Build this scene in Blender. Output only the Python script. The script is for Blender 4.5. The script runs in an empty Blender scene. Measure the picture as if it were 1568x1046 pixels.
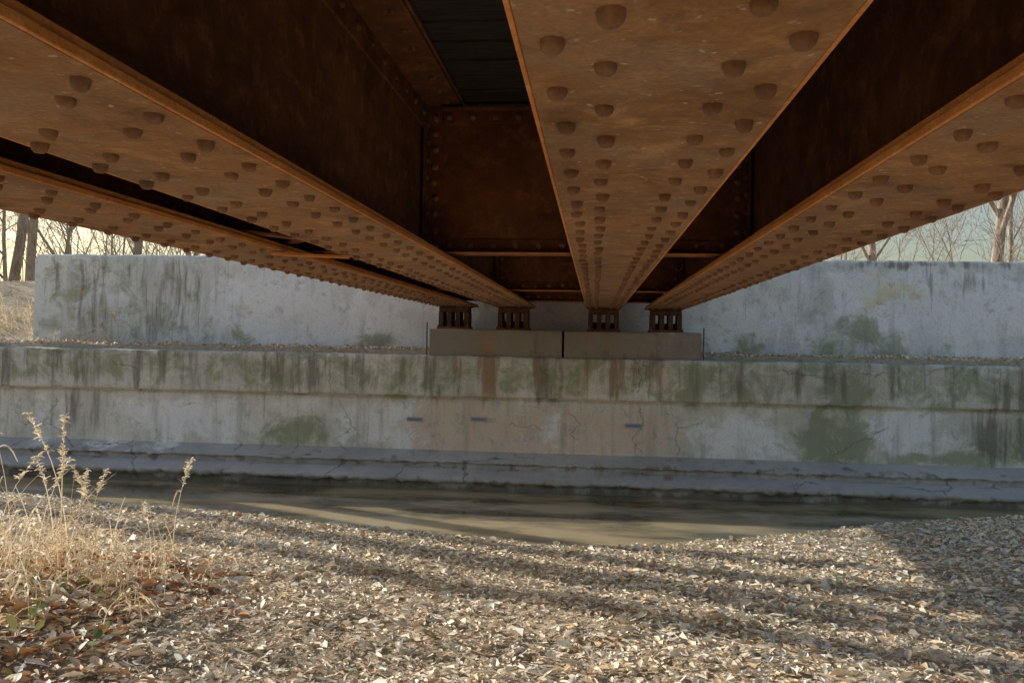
import bpy, math, random
import numpy as np
from mathutils import Matrix, Vector, noise as mnoise
random.seed(4); rng=np.random.default_rng(4)
S=bpy.context.scene
COL=S.collection
# ------------------------------------------------------------------ camera
F=1271.0; YAW=5.7; PITCH=0.15; ROLL=1.0
cam=bpy.data.cameras.new("camera"); co=bpy.data.objects.new("camera",cam); COL.objects.link(co)
cam.sensor_width=36; cam.lens=36*F/1568; cam.clip_start=0.05; cam.clip_end=2000
co.matrix_world=Matrix.Rotation(math.radians(YAW),4,'Z')@Matrix.Rotation(math.radians(90-PITCH),4,'X')@Matrix.Rotation(math.radians(ROLL),4,'Z')
S.camera=co
def px2w(px,py,Y):
    dx=px-784.; dy=523.-py
    x=dx-dy*.01745; y=dy+dx*.01745-3.2
    t=x/F
    X=Y*(t*.995-.0993)/(.995+.0993*t)
    d=.995*Y-.0993*X
    return X, y*d/F
# ------------------------------------------------------------------ light
SUN_EL=23.0; sd=Vector((-0.90,0.40,0)).normalized()
az=math.atan2(sd.x,sd.y)
w=bpy.data.worlds.new("World"); S.world=w; w.use_nodes=True
nt=w.node_tree; bg=nt.nodes['Background']; sky=nt.nodes.new('ShaderNodeTexSky')
sky.sky_type='NISHITA'; sky.sun_disc=False; sky.sun_elevation=math.radians(SUN_EL); sky.sun_rotation=az%(2*math.pi)
sky.air_density=1.3; sky.dust_density=2.6; sky.ozone_density=1.3
nt.links.new(sky.outputs[0],bg.inputs[0]); bg.inputs[1].default_value=0.15
sl=bpy.data.lights.new("sun",'SUN'); sl.energy=5; sl.angle=math.radians(.5); sl.color=(1,.96,.88)
so=bpy.data.objects.new("sun",sl); COL.objects.link(so)
dirv=Vector((sd.x*math.cos(math.radians(SUN_EL)),sd.y*math.cos(math.radians(SUN_EL)),math.sin(math.radians(SUN_EL))))
so.rotation_euler=dirv.to_track_quat('Z','Y').to_euler()
so.location=(-20,20,15)
S.view_settings.view_transform='Standard'
# ------------------------------------------------------------------ helpers
class NT:
    def __init__(s,name):
        s.m=bpy.data.materials.new(name); s.m.use_nodes=True; s.t=s.m.node_tree
        s.b=s.t.nodes['Principled BSDF']; s.out=s.t.nodes['Material Output']
        s.co=s.t.nodes.new('ShaderNodeTexCoord').outputs['Object']
    def n(s,ty,**k):
        x=s.t.nodes.new(ty)
        for a,b in k.items(): setattr(x,a,b)
        return x
    def l(s,a,b): s.t.links.new(a,b)
    def mapped(s,scale=(1,1,1),loc=(0,0,0)):
        m=s.n('ShaderNodeMapping'); m.inputs['Scale'].default_value=scale; m.inputs['Location'].default_value=loc
        s.l(s.co,m.inputs[0]); return m.outputs[0]
    def noise(s,scale,detail=4,rough=.55,vec=None,dist=0):
        x=s.n('ShaderNodeTexNoise'); x.inputs['Scale'].default_value=scale; x.inputs['Detail'].default_value=detail
        x.inputs['Roughness'].default_value=rough; x.inputs['Distortion'].default_value=dist
        s.l(vec if vec is not None else s.co,x.inputs['Vector']); return x.outputs['Fac']
    def ramp(s,fac,stops,interp='LINEAR'):
        r=s.n('ShaderNodeValToRGB'); r.color_ramp.interpolation=interp
        e=r.color_ramp.elements
        while len(e)<len(stops): e.new(.5)
        for i,(p,c) in enumerate(stops):
            e[i].position=p; e[i].color=(c if len(c)==4 else (*c,1)) if isinstance(c,tuple) else (c,c,c,1)
        s.l(fac,r.inputs[0]); return r.outputs[0]
    def mix(s,f,a,b,mode='MIX'):
        m=s.n('ShaderNodeMix',data_type='RGBA',blend_type=mode)
        for i,v in ((0,f),(6,a),(7,b)):
            if isinstance(v,(int,float)): m.inputs[i].default_value=v if i==0 else (v,v,v,1)
            elif isinstance(v,tuple): m.inputs[i].default_value=(*v,1)
            else: s.l(v,m.inputs[i])
        return m.outputs[2]
    def math(s,op,a,b=0.,c=None,clamp=False):
        m=s.n('ShaderNodeMath',operation=op,use_clamp=clamp)
        for i,v in enumerate((a,b,c)):
            if v is None: continue
            if isinstance(v,(int,float)): m.inputs[i].default_value=v
            else: s.l(v,m.inputs[i])
        return m.outputs[0]
    def color(s,c):
        if isinstance(c,tuple): s.b.inputs['Base Color'].default_value=(*c,1)
        else: s.l(c,s.b.inputs['Base Color'])
    def rough(s,v,spec=.3):
        s.b.inputs['Roughness'].default_value=v; s.b.inputs['Specular IOR Level'].default_value=spec
    def bump(s,h,strength=.5,dist=.02):
        b=s.n('ShaderNodeBump'); b.inputs['Strength'].default_value=strength; b.inputs['Distance'].default_value=dist
        s.l(h,b.inputs['Height']); s.l(b.outputs[0],s.b.inputs['Normal'])
    def attr(s,name):
        a=s.n('ShaderNodeAttribute',attribute_name=name); return a.outputs['Color']
    def sep(s,c):
        x=s.n('ShaderNodeSeparateColor'); s.l(c,x.inputs[0]); return x.outputs
def empty(name):
    e=bpy.data.objects.new(name,None); COL.objects.link(e); return e
def obj_from(name,V,Fc,mats,mi=None,parent=None,smooth=False,attrs=None):
    me=bpy.data.meshes.new(name)
    V=np.asarray(V,dtype=np.float32).reshape(-1,3)
    if isinstance(Fc,np.ndarray):
        k=Fc.shape[1]; n=len(Fc)
        me.vertices.add(len(V)); me.vertices.foreach_set('co',V.ravel())
        me.loops.add(n*k); me.loops.foreach_set('vertex_index',Fc.astype(np.int32).ravel())
        me.polygons.add(n); me.polygons.foreach_set('loop_start',np.arange(0,n*k,k,dtype=np.int32))
        me.polygons.foreach_set('loop_total',np.full(n,k,dtype=np.int32))
        me.update(calc_edges=True)
    else:
        me.from_pydata(V.tolist(),[],Fc); me.update()
    for m in mats: me.materials.append(m)
    if mi is not None: me.polygons.foreach_set('material_index',np.asarray(mi,dtype=np.int32))
    if smooth: me.polygons.foreach_set('use_smooth',np.ones(len(me.polygons),dtype=bool))
    if attrs:
        for a,c in attrs.items():
            at=me.color_attributes.new(name=a,type='FLOAT_COLOR',domain='POINT')
            c4=np.ones((len(V),4),dtype=np.float32); c4[:,:3]=c; at.data.foreach_set('color',c4.ravel())
    me.validate(); me.update()
    o=bpy.data.objects.new(name,me); COL.objects.link(o)
    if parent: o.parent=parent
    return o
class MB:
    def __init__(s): s.V=[];s.F=[];s.M=[]
    def box(s,x0,x1,y0,y1,z0,z1,m=0,mside=None):
        i=len(s.V)
        s.V+=[(x0,y0,z0),(x1,y0,z0),(x1,y1,z0),(x0,y1,z0),(x0,y0,z1),(x1,y0,z1),(x1,y1,z1),(x0,y1,z1)]
        ms=m if mside is None else mside
        for f,mm in (((3,2,1,0),m),((4,5,6,7),m),((0,1,5,4),ms),((1,2,6,5),ms),((2,3,7,6),ms),((3,0,4,7),ms)):
            s.F.append([i+a for a in f]); s.M.append(mm)
    def bar(s,p,q,w,h,m=0):
        p=Vector(p);q=Vector(q);d=(q-p).normalized(); u=d.cross(Vector((0,0,1))).normalized()*w/2; v=Vector((0,0,1))*h/2
        i=len(s.V)
        for c in (p,q):
            for a,b in ((-1,-1),(1,-1),(1,1),(-1,1)): s.V.append(tuple(c+u*a+v*b))
        for f in ((0,1,2,3),(7,6,5,4),(0,4,5,1),(1,5,6,2),(2,6,7,3),(3,7,4,0)): s.F.append([i+a for a in f]); s.M.append(m)
    def obj(s,name,mats,parent=None,bevel=0):
        o=obj_from(name,s.V,s.F,mats,s.M,parent)
        if bevel:
            b=o.modifiers.new('bevel','BEVEL'); b.width=bevel; b.segments=2; b.limit_method='ANGLE'
        return o
def fbm(P,scale,off=0.,oct=4):
    out=np.empty(len(P))
    for i,p in enumerate(P):
        out[i]=mnoise.fractal(Vector((p[0]*scale+off,p[1]*scale,p[2]*scale)),1.0,2.0,oct)
    return out
def dome(seg=12):
    V=[];Fq=[]
    rings=[(1.0,0.0),(.99,.30),(.86,.66),(.55,.92)]
    for r,h in rings:
        for k in range(seg):
            a=2*math.pi*k/seg; V.append((r*math.cos(a),r*math.sin(a),h))
    V.append((0,0,1))
    for i in range(3):
        for k in range(seg):
            Fq.append((i*seg+k,i*seg+(k+1)%seg,(i+1)*seg+(k+1)%seg,(i+1)*seg+k))
    Ft=[(3*seg+k,3*seg+(k+1)%seg,4*seg) for k in range(seg)]
    return np.array(V),Fq,Ft
DV,DQ,DT=dome(12)
class Rivets:
    def __init__(s): s.V=[];s.F=[];s.n=0
    def add(s,p,ax,r=.021,h=.017):
        ax=Vector(ax); R=np.array(ax.to_track_quat('Z','Y').to_matrix())
        r=r*random.uniform(.90,1.08); h=h*random.uniform(.8,1.1)
        D=DV.copy(); D[:,0]+=D[:,2]*random.gauss(0,.07); D[:,1]+=D[:,2]*random.gauss(0,.07)
        v=(D*np.array([r,r,h]))@R.T+np.array(p)+np.array([random.gauss(0,.0035)*(1-abs(ax[i])) for i in range(3)])
        s.V.append(v); n=s.n
        s.F+=[tuple(a+n for a in f) for f in DQ]+[tuple(a+n for a in f) for f in DT]
        s.n+=len(DV)
    def obj(s,name,mat,parent): return obj_from(name,np.concatenate(s.V),s.F,[mat],None,parent,smooth=True)
# ------------------------------------------------------------------ materials
def rust(name,dark,mid,bright,speck=.0,rough=.8,grime=.6,grey=0.):
    m=NT(name)
    a=m.noise(1.6,5,.6); b=m.noise(14,4,.65); c=m.noise(90,2,.6); g=m.noise(4.5,6,.72,None,.6)
    col=m.mix(m.ramp(a,[(.35,0.),(.65,1.)]),dark,mid)
    col=m.mix(m.ramp(b,[(.5,0.),(.72,.85)]),col,bright)
    col=m.mix(m.ramp(g,[(.52,0.),(.66,grime)]),col,tuple(x*.5 for x in dark))
    col=m.mix(m.ramp(g,[(.33,grime*.9),(.43,0.)]),col,tuple(min(1,x*1.25) for x in bright))
    if grey:
        gg=m.noise(2.2,7,.7,m.mapped((1,1,1),(4,9,2)),.8)
        col=m.mix(m.ramp(gg,[(.48,0.),(.68,grey)]),col,(.33,.27,.21))
    col=m.mix(m.ramp(c,[(.3,.5),(.7,0.)]),col,tuple(x*.45 for x in mid))
    st=m.noise(3,3,.6,m.mapped((1,.25,1)))
    col=m.mix(m.ramp(st,[(.55,0.),(.75,.5)]),col,tuple(x*.4 for x in dark))
    if speck:
        sp=m.noise(38,2,.5)
        col=m.mix(m.ramp(sp,[(.66,0.),(.74,speck)]),col,(.55,.47,.36))
    m.color(col); m.rough(rough,.3)
    h=m.math('ADD',m.math('MULTIPLY',b,.8),m.math('MULTIPLY',c,.35))
    m.bump(h,.45,.01); return m.m
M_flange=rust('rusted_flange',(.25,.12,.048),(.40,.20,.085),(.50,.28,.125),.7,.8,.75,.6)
M_edge=rust('lit_rust_edge',(.58,.21,.05),(.78,.31,.08),(.84,.42,.14),0,.7,.3)  # rust, brightened in colour for the light that plate edges catch
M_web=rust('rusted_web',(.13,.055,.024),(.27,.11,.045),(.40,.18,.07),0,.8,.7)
M_dia=rust('rusted_diaphragm',(.16,.055,.021),(.28,.098,.034),(.36,.15,.055))
M_brg=rust('bearing_steel',(.07,.035,.018),(.13,.06,.03),(.19,.09,.045))
M_rivet=rust('rivet_steel',(.18,.085,.038),(.27,.13,.058),(.34,.185,.09),0,.6)
def wood():
    m=NT('creosote_timber'); g=m.noise(6,4,.6,m.mapped((1,12,12)))
    m.color(m.ramp(g,[(.3,(.02,.018,.016)),(.7,(.075,.066,.056))])); m.rough(.85); m.bump(g,.5,.01); return m.m
M_wood=wood()
def concrete(name,base,cracks=.6,streak=.6):
    m=NT(name)
    k1=m.sep(m.attr('mask')); k2=m.sep(m.attr('mask2'))
    n1=m.noise(1.3,6,.62); n2=m.noise(6,7,.7); n3=m.noise(45,3,.65); n4=m.noise(2.6,7,.74,None,.5)
    vs=m.noise(4,6,.68,m.mapped((1.6,1,.16)))
    def brk(mask,nz,amt=1.3,lo=.32,hi=.86):
        v=m.math('ADD',mask,m.math('MULTIPLY',m.math('SUBTRACT',nz,.5),amt*1.5))
        r=m.n('ShaderNodeMapRange',interpolation_type='SMOOTHSTEP'); m.l(v,r.inputs[0]); r.inputs[1].default_value=lo; r.inputs[2].default_value=hi
        return r.outputs[0]
    col=m.mix(m.ramp(n1,[(.3,0.),(.7,1.)]),tuple(x*.82 for x in base),tuple(min(1,x*1.12) for x in base))
    col=m.mix(m.math('MULTIPLY',brk(k1[0],n2,1.2),.8),col,(.78,.58,.45))
    col=m.mix(m.math('MULTIPLY',brk(k1[2],n4,1.7),.92),col,(.92,.91,.90))
    col=m.mix(m.math('MULTIPLY',brk(k1[1],n4,1.7),.75),col,(.25,.28,.13))
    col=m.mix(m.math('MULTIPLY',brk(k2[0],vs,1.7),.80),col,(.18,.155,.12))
    col=m.mix(m.math('MULTIPLY',brk(k2[1],vs,1.5),.7),col,(.40,.235,.13))
    col=m.mix(m.math('MULTIPLY',brk(k2[2],n4,2.2),.6),col,(.76,.64,.26))
    col=m.mix(m.ramp(vs,[(.28,streak),(.46,0.)]),col,(.30,.28,.23))
    col=m.mix(m.ramp(n2,[(.32,.5),(.45,0.)]),col,(.34,.32,.27))
    col=m.mix(m.ramp(n3,[(.30,.35),(.5,0.)]),col,(.34,.31,.27))
    h=m.math('ADD',m.math('MULTIPLY',n2,.9),m.math('MULTIPLY',n3,.35))
    if cracks>0:
        wv=m.n('ShaderNodeVectorMath',operation='ADD'); nz=m.n('ShaderNodeTexNoise'); nz.inputs['Scale'].default_value=3.5; nz.inputs['Detail'].default_value=7; nz.inputs['Roughness'].default_value=.6
        m.l(m.co,nz.inputs['Vector'])
        sc=m.n('ShaderNodeVectorMath',operation='SCALE'); m.l(nz.outputs['Color'],sc.inputs[0]); sc.inputs['Scale'].default_value=.32
        m.l(m.co,wv.inputs[0]); m.l(sc.outputs[0],wv.inputs[1])
        vo=m.n('ShaderNodeTexVoronoi',feature='DISTANCE_TO_EDGE'); vo.inputs['Scale'].default_value=.9; m.l(wv.outputs[0],vo.inputs['Vector'])
        cr=m.ramp(vo.outputs['Distance'],[(.002,1.),(.010,0.)])
        gate=m.ramp(m.noise(1.4,3,.6,m.mapped((1,1,1),(7,3,1))),[(.48,0.),(.56,cracks)])
        crk=m.math('MULTIPLY',cr,gate)
        col=m.mix(crk,col,(.14,.12,.10))
        h=m.math('SUBTRACT',h,m.math('MULTIPLY',crk,.5))
    m.color(col); m.rough(.9,.2)
    m.bump(h,.5,.03); return m.m
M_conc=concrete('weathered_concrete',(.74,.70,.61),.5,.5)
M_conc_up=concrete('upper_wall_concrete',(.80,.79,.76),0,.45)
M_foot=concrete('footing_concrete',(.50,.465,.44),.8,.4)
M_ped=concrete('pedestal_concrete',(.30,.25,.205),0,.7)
def soil():
    m=NT('leafy_soil'); a=m.noise(2,5,.6); b=m.noise(30,5,.7)
    c=m.mix(m.ramp(a,[(.35,0.),(.65,1.)]),(.40,.32,.22),(.56,.46,.34))
    c=m.mix(m.ramp(b,[(.4,0.),(.62,.8)]),c,(.72,.60,.45)); m.color(c); m.rough(.95,.1); m.bump(b,.9,.04); return m.m
M_soil=soil()
def water():
    m=NT('creek_water'); m.color(m.mix(m.ramp(m.noise(.8,4,.6,m.mapped((1,2.5,1))),[(.38,0.),(.58,1.)]),(.14,.12,.075),(.46,.37,.22)))  # tan patches put sunlight on muddy water into the colour
    m.rough(.03,.7); m.b.inputs['IOR'].default_value=1.4
    n=m.noise(3.0,3,.5,m.mapped((1,2.4,1))); m.bump(n,.07,.03); return m.m
M_water=water()
def leafmat(name,trans=.25):
    m=NT(name); c=m.attr('Col'); n=m.noise(60,2,.6)
    c=m.mix(m.ramp(n,[(.3,.15),(.5,0.)]),c,(.38,.26,.15)); m.color(c); m.rough(.6,.4)
    if trans>0:
        t=m.n('ShaderNodeBsdfTranslucent'); m.l(c,t.inputs[0]); mx=m.n('ShaderNodeMixShader'); mx.inputs[0].default_value=trans
        m.l(m.b.outputs[0],mx.inputs[1]); m.l(t.outputs[0],mx.inputs[2]); m.l(mx.outputs[0],m.out.inputs[0])
    return m.m
M_leaf=leafmat('dry_leaf',.08); M_straw=leafmat('dry_straw',.4)
def bark():
    m=NT('grey_bark'); n=m.noise(9,4,.65,m.mapped((2,2,.4)))
    m.color(m.ramp(n,[(.3,(.20,.155,.12)),(.7,(.48,.40,.32))])); m.rough(.9,.15); m.bump(n,.7,.03); return m.m
M_bark=bark()
# ------------------------------------------------------------------ bridge
bridge=empty('railroad_girder_bridge')
GX=[-1.82,-1.05,.105,.89]; ZB=.42; ZT=1.42; Y0=-6.5; Y1=11.15
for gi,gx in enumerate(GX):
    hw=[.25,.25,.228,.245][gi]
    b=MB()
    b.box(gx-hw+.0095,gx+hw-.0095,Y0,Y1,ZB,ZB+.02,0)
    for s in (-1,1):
        xa,xb=sorted((gx+s*(hw-.009),gx+s*hw)); b.box(xa,xb,Y0,Y1,ZB+.001,ZB+.021,1)  # narrow orange strips paint the sun catching the flange edges
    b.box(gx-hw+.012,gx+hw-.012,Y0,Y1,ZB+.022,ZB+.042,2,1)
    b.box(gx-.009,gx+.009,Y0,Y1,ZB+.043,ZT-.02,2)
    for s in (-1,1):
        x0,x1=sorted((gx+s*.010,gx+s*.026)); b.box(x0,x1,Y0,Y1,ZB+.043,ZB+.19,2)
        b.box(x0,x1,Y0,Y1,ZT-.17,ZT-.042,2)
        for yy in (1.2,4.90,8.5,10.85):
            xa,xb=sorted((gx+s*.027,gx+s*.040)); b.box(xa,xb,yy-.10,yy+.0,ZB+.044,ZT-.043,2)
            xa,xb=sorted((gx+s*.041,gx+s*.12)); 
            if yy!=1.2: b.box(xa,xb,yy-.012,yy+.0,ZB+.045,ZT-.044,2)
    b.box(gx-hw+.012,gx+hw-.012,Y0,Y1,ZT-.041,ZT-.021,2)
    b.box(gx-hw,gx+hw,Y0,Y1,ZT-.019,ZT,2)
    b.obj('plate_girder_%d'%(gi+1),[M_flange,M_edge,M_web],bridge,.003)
    r=Rivets()
    sh=[.05,.13,0,.08][gi]; pit=.225
    k=-34
    while True:
        y=1.28+k*pit+sh; k+=1
        if y>Y1-.1: break
        for s in (-1,1):
            r.add((gx+s*.094,y+random.gauss(0,.004),ZB),(0,0,-1),.0185,.021)
            if y+pit/2<Y1-.05: r.add((gx+s*(hw-.058),y+pit/2,ZB),(0,0,-1),.0185,.021)
            r.add((gx+s*.026,y,ZB+.12),(s,0,0),.019,.020)
            r.add((gx+s*.17,y,ZT-.041),(0,0,-1),.019,.018)
            r.add((gx+s*.026,y,ZT-.10),(s,0,0),.019,.018)
    for yy in (1.2,4.9,8.5):
        for s in (-1,1):
            for k in range(7): r.add((gx+s*.040,yy-.05,ZB+.22+k*.103),(s,0,0),.019,.018)
    r.obj('girder_rivets_%d'%(gi+1),M_rivet,bridge)
rd=Rivets(); d=MB()
for (a,c) in ((0,1),(1,2),(2,3)):
    for yy in (4.9,8.5,10.85):
        x0=GX[a]+.042; x1=GX[c]-.042; zb=ZB+.075; zt=ZT-.06
        d.box(x0,x1,yy+.001,yy+.012,zb,zt,0)
        d.box(x0+.09,x1-.09,yy-.012,yy+.0,zb,zb+.095,0); d.box(x0+.09,x1-.09,yy-.10,yy-.0125,zb,zb+.012,0,1)
        d.box(x0+.09,x1-.09,yy-.012,yy+.0,zt-.085,zt,0); d.box(x0+.09,x1-.09,yy-.08,yy-.0125,zt-.012,zt,0)
        for s,xx in ((1,x0),(-1,x1)):
            xa,xb=sorted((xx,xx+s*.085)); d.box(xa,xb,yy-.014,yy-.0005,zb+.0,zt-.0,0)
            for k in range(9): rd.add((xx+s*.045,yy-.014,zb+.05+k*(zt-zb-.1)/8),(0,-1,0),.021,.020)
        n=max(2,int((x1-x0-.25)/.135))
        for k in range(n+1):
            xx=x0+.125+(x1-x0-.25)*k/n
            rd.add((xx,yy-.012,zb+.058),(0,-1,0),.020,.019); rd.add((xx,yy-.012,zt-.045),(0,-1,0),.020,.019)
d.obj('cross_diaphragms',[M_dia,M_edge],bridge,.003); rd.obj('diaphragm_rivets',M_flange,bridge)
lb=MB(); lb.bar((-1.70,3.6,ZB+.055),(-1.18,4.3,ZB+.055),.07,.010,0); lb.bar((-1.70,4.32,ZB+.068),(-1.18,3.75,ZB+.068),.07,.010,0)
lb.bar((-1.62,4.02,ZB-.012),(-1.27,4.18,ZB-.012),.05,.012,1)
lb.obj('lateral_brace',[M_dia,M_edge],bridge)
tb=MB(); y=Y0
while y<Y1+.2:
    wv=random.uniform(.225,.24); dz=random.uniform(-.006,.006)
    tb.box(-2.35+random.uniform(-.04,.04),1.45+random.uniform(-.04,.04),y,y+wv,ZT+.012+dz,ZT+.24+dz,0); y+=.262
tb.box(-2.2,-2.0,Y0,Y1,ZT+.26,ZT+.42,0); tb.box(1.1,1.3,Y0,Y1,ZT+.26,ZT+.42,0)
tb.obj('timber_ties',[M_wood],bridge,.006)
PZ=.115
for gi,gx in enumerate(GX):
    b=MB(); yc=10.72
    b.box(gx-.21,gx+.21,yc-.17,yc+.17,PZ+.004,PZ+.035,0,1)
    b.box(gx-.19,gx+.19,yc-.14,yc+.14,ZB-.080,ZB-.022,0)
    for xx in (-.165,-.055,.055,.165): b.box(gx+xx-.030,gx+xx+.030,yc-.14,yc+.14,PZ+.036,ZB-.081,0)
    b.box(gx-.148,gx+.148,yc-.01,yc+.01,PZ+.036,PZ+.12,0)
    b.box(gx-.20,gx+.20,yc-.10,yc+.10,ZB-.0215,ZB-.001,1)
    b.obj('bearing_%d'%(gi+1),[M_brg,M_dia],bridge,.004)
    rr=Rivets()
    for xx in (-.19,.19): rr.add((gx+xx,yc-.15,PZ+.035),(0,0,1),.016,.03)
    rr.obj('anchor_bolts_%d'%(gi+1),M_rivet,bridge)
# ------------------------------------------------------------------ walls
def softbox(X,Z,x0,x1,z0,z1,sx,sz):
    sg=lambda v: 1/(1+np.exp(-np.clip(v,-30,30)))
    return sg((X-x0)/sx)*sg((x1-X)/sx)*sg((Z-z0)/sz)*sg((z1-Z)/sz)
def masks(P,Y,blobs,wx,wz):
    m1=np.zeros((len(P),3)); m2=np.zeros((len(P),3))
    for (a,b,c,d_,ch,st) in blobs:
        x0,_=px2w(a,(c+d_)/2,Y); x1,_=px2w(b,(c+d_)/2,Y); xc=(a+b)/2
        _,z1=px2w(xc,c,Y); _,z0=px2w(xc,d_,Y)
        sx=min(.16,(x1-x0)*.17)
        v=softbox(P[:,0]+wx,P[:,2]+wz,x0,x1,z0,z1,sx,min(.07,(z1-z0)*.16))*st
        T=m1 if ch<3 else m2; T[:,ch%3]=np.maximum(T[:,ch%3],v)
    return {'mask':m1,'mask2':m2}
def wall_sheet(name,profile,xs,mat,parent,blobs=(),Y=10.4,amp=.01,step=.04,ampfn=None):
    pts=[]
    for (p,q) in zip(profile[:-1],profile[1:]):
        L=math.hypot(q[0]-p[0],q[1]-p[1]); n=max(1,int(L/step))
        for k in range(n): pts.append((p[0]+(q[0]-p[0])*k/n,p[1]+(q[1]-p[1])*k/n))
    pts.append(profile[-1]); pts=np.array(pts)
    nx=len(xs); npn=len(pts)
    X=np.repeat(xs,npn); YY=np.tile(pts[:,0],nx); Z=np.tile(pts[:,1],nx)
    P=np.stack([X,YY,Z],1)
    nz=fbm(P,1.7,3.1,5); nz2=fbm(P,3.1,9.7,4)
    att=masks(P,Y,blobs,nz*.2,nz2*.09)
    A=ampfn(P) if ampfn is not None else np.full(len(P),amp)
    P2=P.copy()
    if ampfn is not None:
        nz3=fbm(P,11,1.7,3); P2[:,1]+=(.5*nz+.6*nz3)*A; P2[:,2]+=(.3*nz2+.5*nz3)*A*.6
    else:
        P2[:,1]+=nz*A; P2[:,2]+=nz2*A*.6
    idx=np.arange(nx*npn).reshape(nx,npn)
    Fq=np.stack([idx[:-1,:-1],idx[1:,:-1],idx[1:,1:],idx[:-1,1:]],-1).reshape(-1,4)
    return obj_from(name,P2,Fq,[mat],None,parent,smooth=True,attrs=att)
XS=np.concatenate([np.linspace(-40,-10.2,40),np.arange(-10,8.6,.04),np.linspace(9,40,40)])
abut=empty('concrete_abutment')
PE,AL,WH,DK,RU,YE=0,1,2,3,4,5
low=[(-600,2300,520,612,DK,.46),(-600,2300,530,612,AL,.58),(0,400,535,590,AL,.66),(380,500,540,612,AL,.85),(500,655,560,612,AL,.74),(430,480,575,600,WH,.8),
 (655,705,530,625,DK,.8),(700,780,530,625,RU,.65),(660,1035,540,618,RU,.44),(780,812,548,625,WH,.75),(815,885,530,625,DK,.95),(890,1000,535,625,RU,.55),(1000,1035,535,625,PE,.85),
 (1040,1090,545,630,AL,1.1),(1090,1240,560,622,AL,.78),(1240,1335,560,640,AL,1.),(1335,1480,570,630,AL,.76),(1480,1700,560,640,DK,.7),
 (560,650,545,600,RU,.5),(-600,0,530,700,AL,.5),
 (60,175,590,665,DK,.5),(0,110,600,665,WH,.6),(170,400,605,680,WH,.92),(395,510,605,640,WH,.8),(395,510,630,690,AL,1.0),(330,400,650,672,WH,.95),
 (510,660,612,695,WH,.78),(560,1060,620,700,PE,.9),(725,745,612,690,RU,.6),(680,760,625,690,PE,1.1),(1000,1035,610,700,PE,1.),(1060,1215,630,705,WH,.88),
 (1215,1325,620,722,AL,1.02),(1322,1452,628,685,WH,1.35),(1330,1460,675,715,WH,.7),(1452,1700,635,715,DK,.68),(1452,1700,635,712,AL,.8),(1330,1568,695,720,AL,.75),
 (620,1000,612,625,PE,.7),(800,900,625,690,WH,.75)]
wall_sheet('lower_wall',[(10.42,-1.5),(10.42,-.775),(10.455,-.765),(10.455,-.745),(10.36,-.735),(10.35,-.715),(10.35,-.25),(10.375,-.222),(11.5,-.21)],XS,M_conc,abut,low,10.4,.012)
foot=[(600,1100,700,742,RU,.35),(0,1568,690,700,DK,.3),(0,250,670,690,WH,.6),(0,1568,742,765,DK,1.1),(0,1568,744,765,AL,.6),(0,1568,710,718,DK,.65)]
def fa(P):
    e=(np.abs(P[:,2]+1.575)<.04)|(P[:,2]<-1.66); return np.where(e,.06,.012)
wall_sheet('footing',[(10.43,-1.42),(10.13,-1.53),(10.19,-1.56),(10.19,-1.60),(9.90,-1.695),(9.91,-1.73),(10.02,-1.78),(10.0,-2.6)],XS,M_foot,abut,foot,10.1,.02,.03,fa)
up=[(50,330,390,530,AL,.48),(60,330,395,520,DK,.46),(330,640,400,535,WH,.85),(460,650,450,520,WH,.7),(180,330,400,480,WH,.55),(540,600,510,550,AL,1.0),(330,400,500,540,AL,.65),
 (90,250,480,520,WH,.6),(1060,1250,400,560,WH,.75),(1250,1600,410,520,WH,.95),(1115,1175,515,565,AL,1.05),(1240,1350,485,565,AL,.85),(1350,1450,520,565,AL,.7),
 (1340,1400,418,470,YE,.75),(1560,2000,410,570,WH,.7),(1300,1600,398,412,DK,.7),(1400,1568,520,560,WH,.8),(1415,1510,415,455,DK,.6)]
XU=np.concatenate([np.arange(-8.2,9,.045),np.linspace(9.3,30,20)])
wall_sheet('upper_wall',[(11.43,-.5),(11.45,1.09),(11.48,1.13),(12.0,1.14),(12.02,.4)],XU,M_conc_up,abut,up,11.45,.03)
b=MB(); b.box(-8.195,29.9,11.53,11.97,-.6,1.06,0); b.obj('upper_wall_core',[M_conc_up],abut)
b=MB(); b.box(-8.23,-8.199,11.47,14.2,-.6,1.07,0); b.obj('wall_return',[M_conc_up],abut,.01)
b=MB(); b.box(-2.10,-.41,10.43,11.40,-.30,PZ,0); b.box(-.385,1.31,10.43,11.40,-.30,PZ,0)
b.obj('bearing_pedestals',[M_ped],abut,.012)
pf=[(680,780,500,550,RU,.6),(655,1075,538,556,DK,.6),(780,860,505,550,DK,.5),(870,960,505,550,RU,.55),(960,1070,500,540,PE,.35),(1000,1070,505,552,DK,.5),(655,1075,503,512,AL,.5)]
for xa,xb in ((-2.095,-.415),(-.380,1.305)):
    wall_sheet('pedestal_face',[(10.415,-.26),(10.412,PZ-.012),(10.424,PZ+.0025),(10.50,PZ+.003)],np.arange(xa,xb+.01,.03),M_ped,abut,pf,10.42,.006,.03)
M_bl=NT('painted_slot'); M_bl.color((.33,.38,.44)); M_bl.rough(.7)
M_dk=NT('slot_dark'); M_dk.color((.20,.22,.25)); M_dk.rough(.8)
b=MB()
for px,py in ((635,642),(733,642),(970,652)):
    x,z=px2w(px,py,10.42); b.box(x-.10,x+.10,10.395,10.44,z-.026,z+.026,0); b.box(x-.085,x+.085,10.393,10.4,z-.012,z+.012,1)
b.obj('drain_slots',[M_bl.m,M_dk.m],abut,.003)
M_crk=NT('crack_shadow'); M_crk.color((.07,.06,.05)); M_crk.rough(1,0)
CV=[];CF=[]
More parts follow.
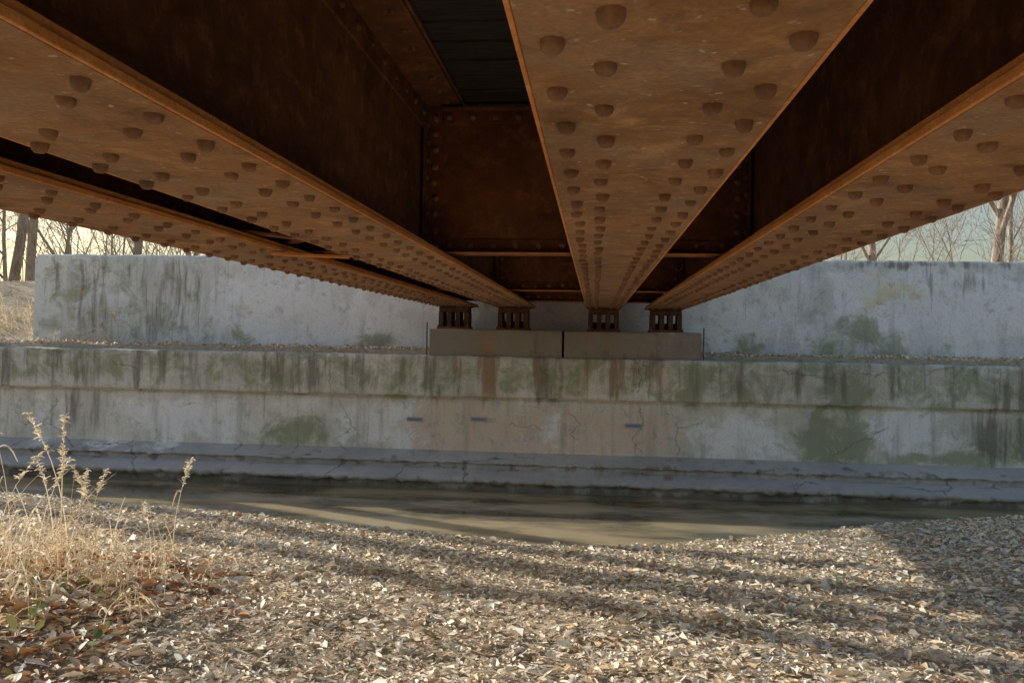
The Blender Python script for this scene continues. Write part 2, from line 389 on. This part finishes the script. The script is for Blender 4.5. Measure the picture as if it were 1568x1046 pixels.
def crack(pts,Y,w0):
    rs=random.Random(int(pts[0][0])); P=[]
    for (a,b_) in zip(pts[:-1],pts[1:]):
        n=max(3,int(math.hypot(b_[0]-a[0],b_[1]-a[1])/4))
        for k in range(n): P.append((a[0]+(b_[0]-a[0])*k/n+rs.gauss(0,1.2),a[1]+(b_[1]-a[1])*k/n+rs.gauss(0,1.)))
    W=[px2w(p[0],p[1],Y) for p in P]; i=len(CV)
    for k,(x,z) in enumerate(W):
        q=W[min(k+1,len(W)-1)]; p=W[max(k-1,0)]; dx,dz=q[0]-p[0],q[1]-p[1]; L=math.hypot(dx,dz)+1e-6; ww=w0*rs.uniform(.3,1)/2
        CV.append((x-dz/L*ww,Y-.013,z+dx/L*ww)); CV.append((x+dz/L*ww,Y-.013,z-dx/L*ww))
    for k in range(len(W)-1): CF.append((i+2*k,i+2*k+1,i+2*k+3,i+2*k+2))
crack([(978,622),(985,650),(968,672),(984,697)],10.42,.007); crack([(870,630),(888,650),(872,664),(890,676)],10.42,.005)
crack([(780,648),(800,655),(818,650),(835,662)],10.42,.005); crack([(975,553),(982,580),(976,606)],10.35,.007); crack([(506,553),(504,606)],10.35,.006)
crack([(640,655),(625,668),(640,680)],10.42,.005); crack([(1020,632),(1040,640),(1030,655)],10.42,.005); crack([(700,560),(703,606)],10.35,.005)
obj_from('wall_cracks',CV,CF,[M_crk.m],None,abut)
b=MB(); b.box(-2.135,-2.12,10.40,10.415,-.22,.20,0); b.box(1.325,1.34,10.40,10.415,-.22,.18,0); b.obj('anchor_rods',[M_web],abut)
b=MB(); b.box(-3,2.2,-6.7,-5.6,-1.9,ZB-.002,0); b.obj('near_pier',[M_ped],abut,.02)
# ------------------------------------------------------------------ ground
SX=np.array([-30,-8,-5.8,-4.5,-2.7,-.5,.3,1.87,3.35,4.8,8,30.]); SY=np.array([9.2,9.0,8.6,8.3,7.95,7.4,7.4,8.2,9.0,9.6,9.8,9.8])
def vn(X,Y,s,o=0):
    return (np.sin(X*s*1.3+Y*s*.7+o)+np.sin(X*s*-.8+Y*s*1.9+1.3+o)+np.sin(X*s*2.3+Y*s*2.1+2.1*o)*.6)/2.6
def height(X,Y):
    X=np.asarray(X,float);Y=np.asarray(Y,float)
    ys=np.interp(X,SX,SY)+vn(X,X*0,2.2)*.08
    s=ys-Y
    z=-1.84+np.where(s>0,.26*(1-np.exp(-s/2.6)),.35*s)
    z=np.maximum(z,-2.7)
    z+=np.where(s>0,1,0)*np.minimum(np.maximum(s,0)*.5,1)*(vn(X,Y,1.9)*.03+vn(X,Y,5.3,2)*.018)
    z+=.22/(1+np.exp((X+2.7)/.35))*np.clip((6.5-Y)/2,0,1)
    z+=np.clip((-4-Y)*.2,0,1.5)
    led=-.165+vn(X,Y,3.1,1)*.02
    k=np.clip((Y-10.50)/.12,0,1); z=z*(1-k)+led*k
    right=np.clip((X+8.25)/.1,0,1)
    up=.95+vn(X,Y,.4)*.15
    kr=np.clip((Y-11.55)/.3,0,1); kl=np.clip((Y-11.2)/3.2,0,1); kl=kl*kl*(3-2*kl)
    kk=kr*right+kl*(1-right)
    z=np.where(Y>11,led*(1-kk)+up*kk,z)
    far=np.clip((np.maximum(np.abs(X),np.abs(Y))-40)/200,0,1); z=z+far*1.5*(Y>11)
    return z
gx=np.concatenate([[-900,-400,-200,-100,-60],np.arange(-40,-9,1.5),np.arange(-9,9,.1),np.arange(9,40,1.5),[60,100,200,400,900]])
gy=np.concatenate([[-900,-400,-150,-60,-30,-15,-8,-6,-4,-3,-2,-1],np.arange(0,10.4,.1),[10.5,10.62,10.75,10.9,11.1,11.3,11.45,11.55,11.7,11.85,12.1,12.5,13,13.5,14,14.5,15,17,20,25,35,50,80,140,300,600,1200]])
GXm,GYm=np.meshgrid(gx,gy,indexing='ij'); Z=height(GXm,GYm)
P=np.stack([GXm,GYm,Z],-1).reshape(-1,3); idx=np.arange(len(P)).reshape(len(gx),len(gy))
Fq=np.stack([idx[:-1,:-1],idx[1:,:-1],idx[1:,1:],idx[:-1,1:]],-1).reshape(-1,4)
obj_from('ground',P,Fq,[M_soil],smooth=True)
obj_from('creek_water',[(-300,6.0,-1.85),(300,6.0,-1.85),(300,10.45,-1.85),(-300,10.45,-1.85)],[[0,1,2,3]],[M_water])
# ------------------------------------------------------------------ leaves
def leaves(name,X,Y,size,cols,lift,tilt=.5,mat=M_leaf,aspect=(.35,.8)):
    n=len(X); z=height(X,Y)+.004+lift
    L=size; W=L*rng.uniform(*aspect,n); yaw=rng.uniform(0,2*np.pi,n)
    tx=rng.normal(0,tilt,n); ty=rng.normal(0,tilt,n); curl=rng.uniform(-.2,.65,n)
    loc=np.zeros((n,6,3))
    sh=[(-.5,0,0),(-.15,.5,1),(.22,.42,.9),(.5,0,.35),(.22,-.42,.9),(-.15,-.5,1)]
    for i,(a,b_,c) in enumerate(sh):
        j=rng.uniform(.7,1.3,n); j2=rng.uniform(.35,1.4,n)
        loc[:,i,0]=a*L*j; loc[:,i,1]=b_*W*j2; loc[:,i,2]=c*curl*W
    c,s=np.cos(tx),np.sin(tx); y2=loc[:,:,1]*c[:,None]-loc[:,:,2]*s[:,None]; z2=loc[:,:,1]*s[:,None]+loc[:,:,2]*c[:,None]
    c,s=np.cos(ty),np.sin(ty); x3=loc[:,:,0]*c[:,None]+z2*s[:,None]; z3=-loc[:,:,0]*s[:,None]+z2*c[:,None]
    c,s=np.cos(yaw),np.sin(yaw); x4=x3*c[:,None]-y2*s[:,None]; y4=x3*s[:,None]+y2*c[:,None]
    V=np.stack([x4+X[:,None],y4+Y[:,None],z3+z[:,None]+np.abs(np.sin(tx))[:,None]*W[:,None]*.3],-1).reshape(-1,3)
    i0=np.arange(n)*6
    Fc=np.stack([np.stack([i0,i0+3,i0+2,i0+1],1),np.stack([i0,i0+5,i0+4,i0+3],1)],1).reshape(-1,4)
    return obj_from(name,V,Fc,[mat],smooth=False,attrs={'Col':np.repeat(cols,6,0)})
def palette(n,pal,p):
    pal=np.array(pal); c=pal[rng.choice(len(pal),n,p=p)]; return np.clip(c*rng.uniform(.88,1.08,(n,1))*rng.normal(1,.02,(n,3)),0.01,.94)
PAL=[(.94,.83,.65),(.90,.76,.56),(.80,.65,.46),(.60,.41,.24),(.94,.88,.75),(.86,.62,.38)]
n=175000
X=rng.uniform(-7,7.5,n); Y=1.8+rng.beta(1.15,1.0,n)*7.8
keep=(Y<np.interp(X,SX,SY)+.02+rng.normal(0,.04,n))
X=X[keep];Y=Y[keep];n=len(X)
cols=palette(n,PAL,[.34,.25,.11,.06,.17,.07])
lf=(1/(1+np.exp((X+2.35+vn(X,Y,2)*.4)/.18)))*(Y<5.6)
sel=rng.random(n)<lf*.7
cols[sel]=palette(sel.sum(),[(.78,.42,.17),(.68,.30,.12),(.86,.64,.38),(.78,.60,.44)],[.28,.12,.33,.27])
sz=rng.gamma(3.0,.0105,n)+.011; sz=np.minimum(sz*(1+.45*lf),.12)
leaves('fallen_leaves',X,Y,sz,cols,rng.uniform(0,.016,n),.27,aspect=(.2,.65))
n=8000; X=rng.uniform(-10,8.5,n); Y=rng.uniform(10.55,11.42,n)
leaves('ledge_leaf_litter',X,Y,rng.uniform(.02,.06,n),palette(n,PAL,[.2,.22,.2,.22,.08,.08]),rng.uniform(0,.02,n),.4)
n=110; X=rng.uniform(-4.3,-2.4,n); Y=rng.uniform(3.4,4.9,n)
leaves('green_weeds',X,Y,rng.uniform(.05,.09,n),palette(n,[(.36,.40,.12),(.6,.58,.22),(.22,.3,.10)],[.4,.3,.3]),rng.uniform(.02,.07,n),.6)
def ribbons(name,paths,widths,cols,mat):
    V=[];Fc=[];C=[]
    for p,wd,c in zip(paths,widths,cols):
        p=np.array(p); m=len(p); a=random.uniform(0,math.pi)
        for off in (0,math.pi/2):
            u=np.array([math.cos(a+off),math.sin(a+off),0 if p[-1][2]-p[0][2]>.1 else .6])
            i=len(V)
            for k in range(m):
                ww=wd*(1-.6*k/(m-1))/2
                V+= [p[k]-u*ww,p[k]+u*ww]; C+=[c,c]
            for k in range(m-1): Fc.append((i+2*k,i+2*k+1,i+2*k+3,i+2*k+2))
    return obj_from(name,np.array(V),np.array(Fc),[mat],attrs={'Col':np.array(C)})
pa=[];wd=[];cc=[]
for k in range(1300):
    x=random.uniform(-5,6.5); y=random.uniform(2.6,8.8)
    if y>np.interp(x,SX,SY)-.1: continue
    a=random.uniform(0,6.28); L=random.uniform(.1,.5)
    p=[]
    for t in range(5):
        xx=x+math.cos(a)*L*t/4; yy=y+math.sin(a)*L*t/4; a+=random.gauss(0,.15); p.append((xx,yy,float(height(xx,yy))+.022+.01*random.random()))
    pa.append(p); wd.append(random.uniform(.003,.009)); c=random.choice([(.8,.72,.54),(.35,.27,.18),(.6,.5,.38)]); cc.append(c)
ribbons('fallen_twigs',pa,wd,cc,M_straw)
def drygrass(name,cx,cy,rx,ry,nst,hmin,hmax,nplume,seed):
    random.seed(seed); pa=[];wd=[];cc=[]
    for k in range(nst):
        x=random.gauss(cx,rx); y=random.gauss(cy,ry); z=float(height(x,y)); h=random.uniform(hmin,hmax)*(1 if k<nplume else random.uniform(.3,.65))
        a=random.uniform(0,6.28); ln=random.uniform(.1,.8 if k>=nplume else .35)*h; p=[]
        for t in range(7):
            u=t/6; p.append((x+math.cos(a)*ln*u**2,y+math.sin(a)*ln*u**2,z+h*u*(1-.18*u*(ln/h)*2)))
        c=random.choice([(.90,.77,.54),(.92,.84,.67),(.84,.67,.43),(.90,.80,.61)])
        pa.append(p); wd.append(random.uniform(.004,.008)); cc.append(c)
        for j in range(random.randint(1,4)):
            u=random.uniform(.1,.75); i=int(u*6); q=p[i]; b_=random.uniform(0,6.28); l=random.uniform(.08,.26); pp=[]
            for t in range(5):
                v=t/4; pp.append((q[0]+math.cos(b_)*l*v*.8,q[1]+math.sin(b_)*l*v*.8,q[2]+l*(.6*v-1.0*v*v)))
            pa.append(pp); wd.append(random.uniform(.006,.016)); cc.append(c)
        if k<nplume:
            for j in range(40):
                u=random.uniform(.72,1.0); f=u*6; i=min(5,int(f)); q=np.array(p[i])*(1-(f-i))+np.array(p[i+1])*(f-i)
                b_=random.uniform(0,6.28); l=random.uniform(.02,.06)*(1.25-u*.6); e=q+np.array([math.cos(b_)*l,math.sin(b_)*l,l*random.uniform(-.4,.8)])
                pa.append([tuple(q),tuple((q+e)/2+np.array([0,0,.005])),tuple(e)]); wd.append(random.uniform(.008,.016)); cc.append((.90,.82,.65))
    return ribbons(name,pa,wd,cc,M_straw)
drygrass('dry_grass',-3.45,4.75,.12,.25,45,.75,1.25,5,11)
drygrass('dry_grass',-2.95,4.9,.22,.3,60,.4,.85,4,12)
drygrass('dry_grass',-3.9,5.2,.3,.4,60,.5,.9,4,13)
drygrass('dry_grass',-3.3,4.3,.4,.4,90,.2,.45,0,14)
drygrass('dry_grass',-7.2,11.15,.35,.08,40,.3,.75,5,15)
drygrass('dry_grass',-9.4,12.0,.6,.5,140,.4,.9,6,16)
# ------------------------------------------------------------------ trees
class Tubes:
    def __init__(s): s.V=[];s.F=[]
    def tube(s,pts,rad,n):
        i0=len(s.V)
        for k,(p,r) in enumerate(zip(pts,rad)):
            d=(pts[min(k+1,len(pts)-1)]-pts[max(k-1,0)]).normalized()
            u=d.orthogonal().normalized(); v=d.cross(u)
            for j in range(n):
                a=2*math.pi*j/n; s.V.append(tuple(p+(u*math.cos(a)+v*math.sin(a))*r))
        for k in range(len(pts)-1):
            for j in range(n): s.F.append((i0+k*n+j,i0+k*n+(j+1)%n,i0+(k+1)*n+(j+1)%n,i0+(k+1)*n+j))
def grow(T,p,d,L,r,lev,maxlev,rs,rmin=.004,u0=.32,taper=.6):
    ns=7 if lev==0 else (5 if lev<3 else 3); pts=[p.copy()]; rad=[r]; dd=d.copy()
    for k in range(ns):
        dd=(dd+Vector((rs.gauss(0,.1),rs.gauss(0,.1),rs.gauss(.03,.07)))*((1 if u0<.5 else .5) if lev else .35)).normalized()
        p=p+dd*L/ns; pts.append(p.copy()); rad.append(max(rmin*.6,r*(1-(.65 if lev else taper)*(k+1)/ns)))
    T.tube(pts,rad,7 if lev==0 else (4 if lev==1 else 3))
    if lev>=maxlev: return
    nc=[9,6,5,4][min(lev,3)]
    for c in range(nc):
        u=rs.uniform(u0 if lev==0 else .15,1.0); i=min(ns-1,int(u*ns)); q=pts[i].lerp(pts[i+1],u*ns-i)
        b=(pts[i+1]-pts[i]).normalized(); o=b.orthogonal().normalized(); o.rotate(Matrix.Rotation(rs.uniform(0,6.28),3,b))
        nd=(b*rs.uniform(.5,1.0)+o*rs.uniform(.5,.95)+Vector((0,0,.15))).normalized()
        grow(T,q,nd,L*rs.uniform(.38,.62)*(1.15-u*.4)*(1 if u0<.5 else .6),max(rmin,rad[i]*rs.uniform(.38,.6)),lev+1,maxlev,rs,rmin)
def tree(name,x,y,H,r,seed,maxlev=4,lean=(0,0),u0=.32,taper=.6):
    T=Tubes(); rs=random.Random(seed)
    grow(T,Vector((x,y,float(height(x,y))-.15)),Vector((lean[0],lean[1],1)).normalized(),H,r,0,maxlev,rs,.004,u0,taper)
    return obj_from(name,np.array(T.V),np.array(T.F),[M_bark],smooth=True)
tree('bare_tree',-12.0,16.0,7,.11,1,4,(.1,0),.15); tree('bare_tree',-10.2,17.5,7,.10,2,4,(0,0),.15)
tree('bare_tree',-14.5,20,8,.13,3,4,(0,0),.15); tree('bare_tree',-8.5,20,7,.10,5,4,(0,0),.15)
tree('bare_tree',7.0,15.5,7,.10,6,4,(.05,0),.1); tree('bare_tree',9.2,18,9,.16,7,4,(0,0),.2); tree('bare_tree',6.5,20,7,.10,8,4,(-.1,0),.1); tree('bare_tree',11,22,9,.14,9,4,(0,0),.1)
for k,(x,y,H,r,ml) in enumerate(((-10.4,12.0,15,.14,2),(-12.6,12.5,15,.19,2),(-14.4,12.5,16,.15,2),(-15.6,12.1,14,.19,1),(-13.2,12.0,15,.13,1))):
    tree('bare_tree',x,y,H,r,60+k,ml,(random.uniform(-.05,.05),random.uniform(-.03,.03)),.72,.35)
T=Tubes(); rs=random.Random(77)
for k in range(95):
    x=rs.uniform(-60,60); y=rs.uniform(28,64)
    grow(T,Vector((x,y,float(height(x,y))-.2)),Vector((rs.gauss(0,.06),rs.gauss(0,.06),1)).normalized(),rs.uniform(5,10),rs.uniform(.05,.11),0,2,rs,.012,.1)
obj_from('distant_trees',np.array(T.V),np.array(T.F),[M_bark],smooth=True)
def brush(name,cx,cy,rx,ry,n,h,seed):
    T=Tubes(); rs=random.Random(seed)
    for k in range(n):
        x=rs.uniform(cx-rx,cx+rx); y=rs.uniform(cy-ry,cy+ry)
        grow(T,Vector((x,y,float(height(x,y))-.05)),Vector((rs.gauss(0,.3),rs.gauss(0,.3),1)).normalized(),h*rs.uniform(.5,1.1),.010,1,3,rs,.004)
    return obj_from(name,np.array(T.V),np.array(T.F),[M_bark])
brush('bare_brush',-10.5,15.5,3.5,1.8,70,2.2,3); brush('bare_brush',9,15,4,2,80,2.0,4)
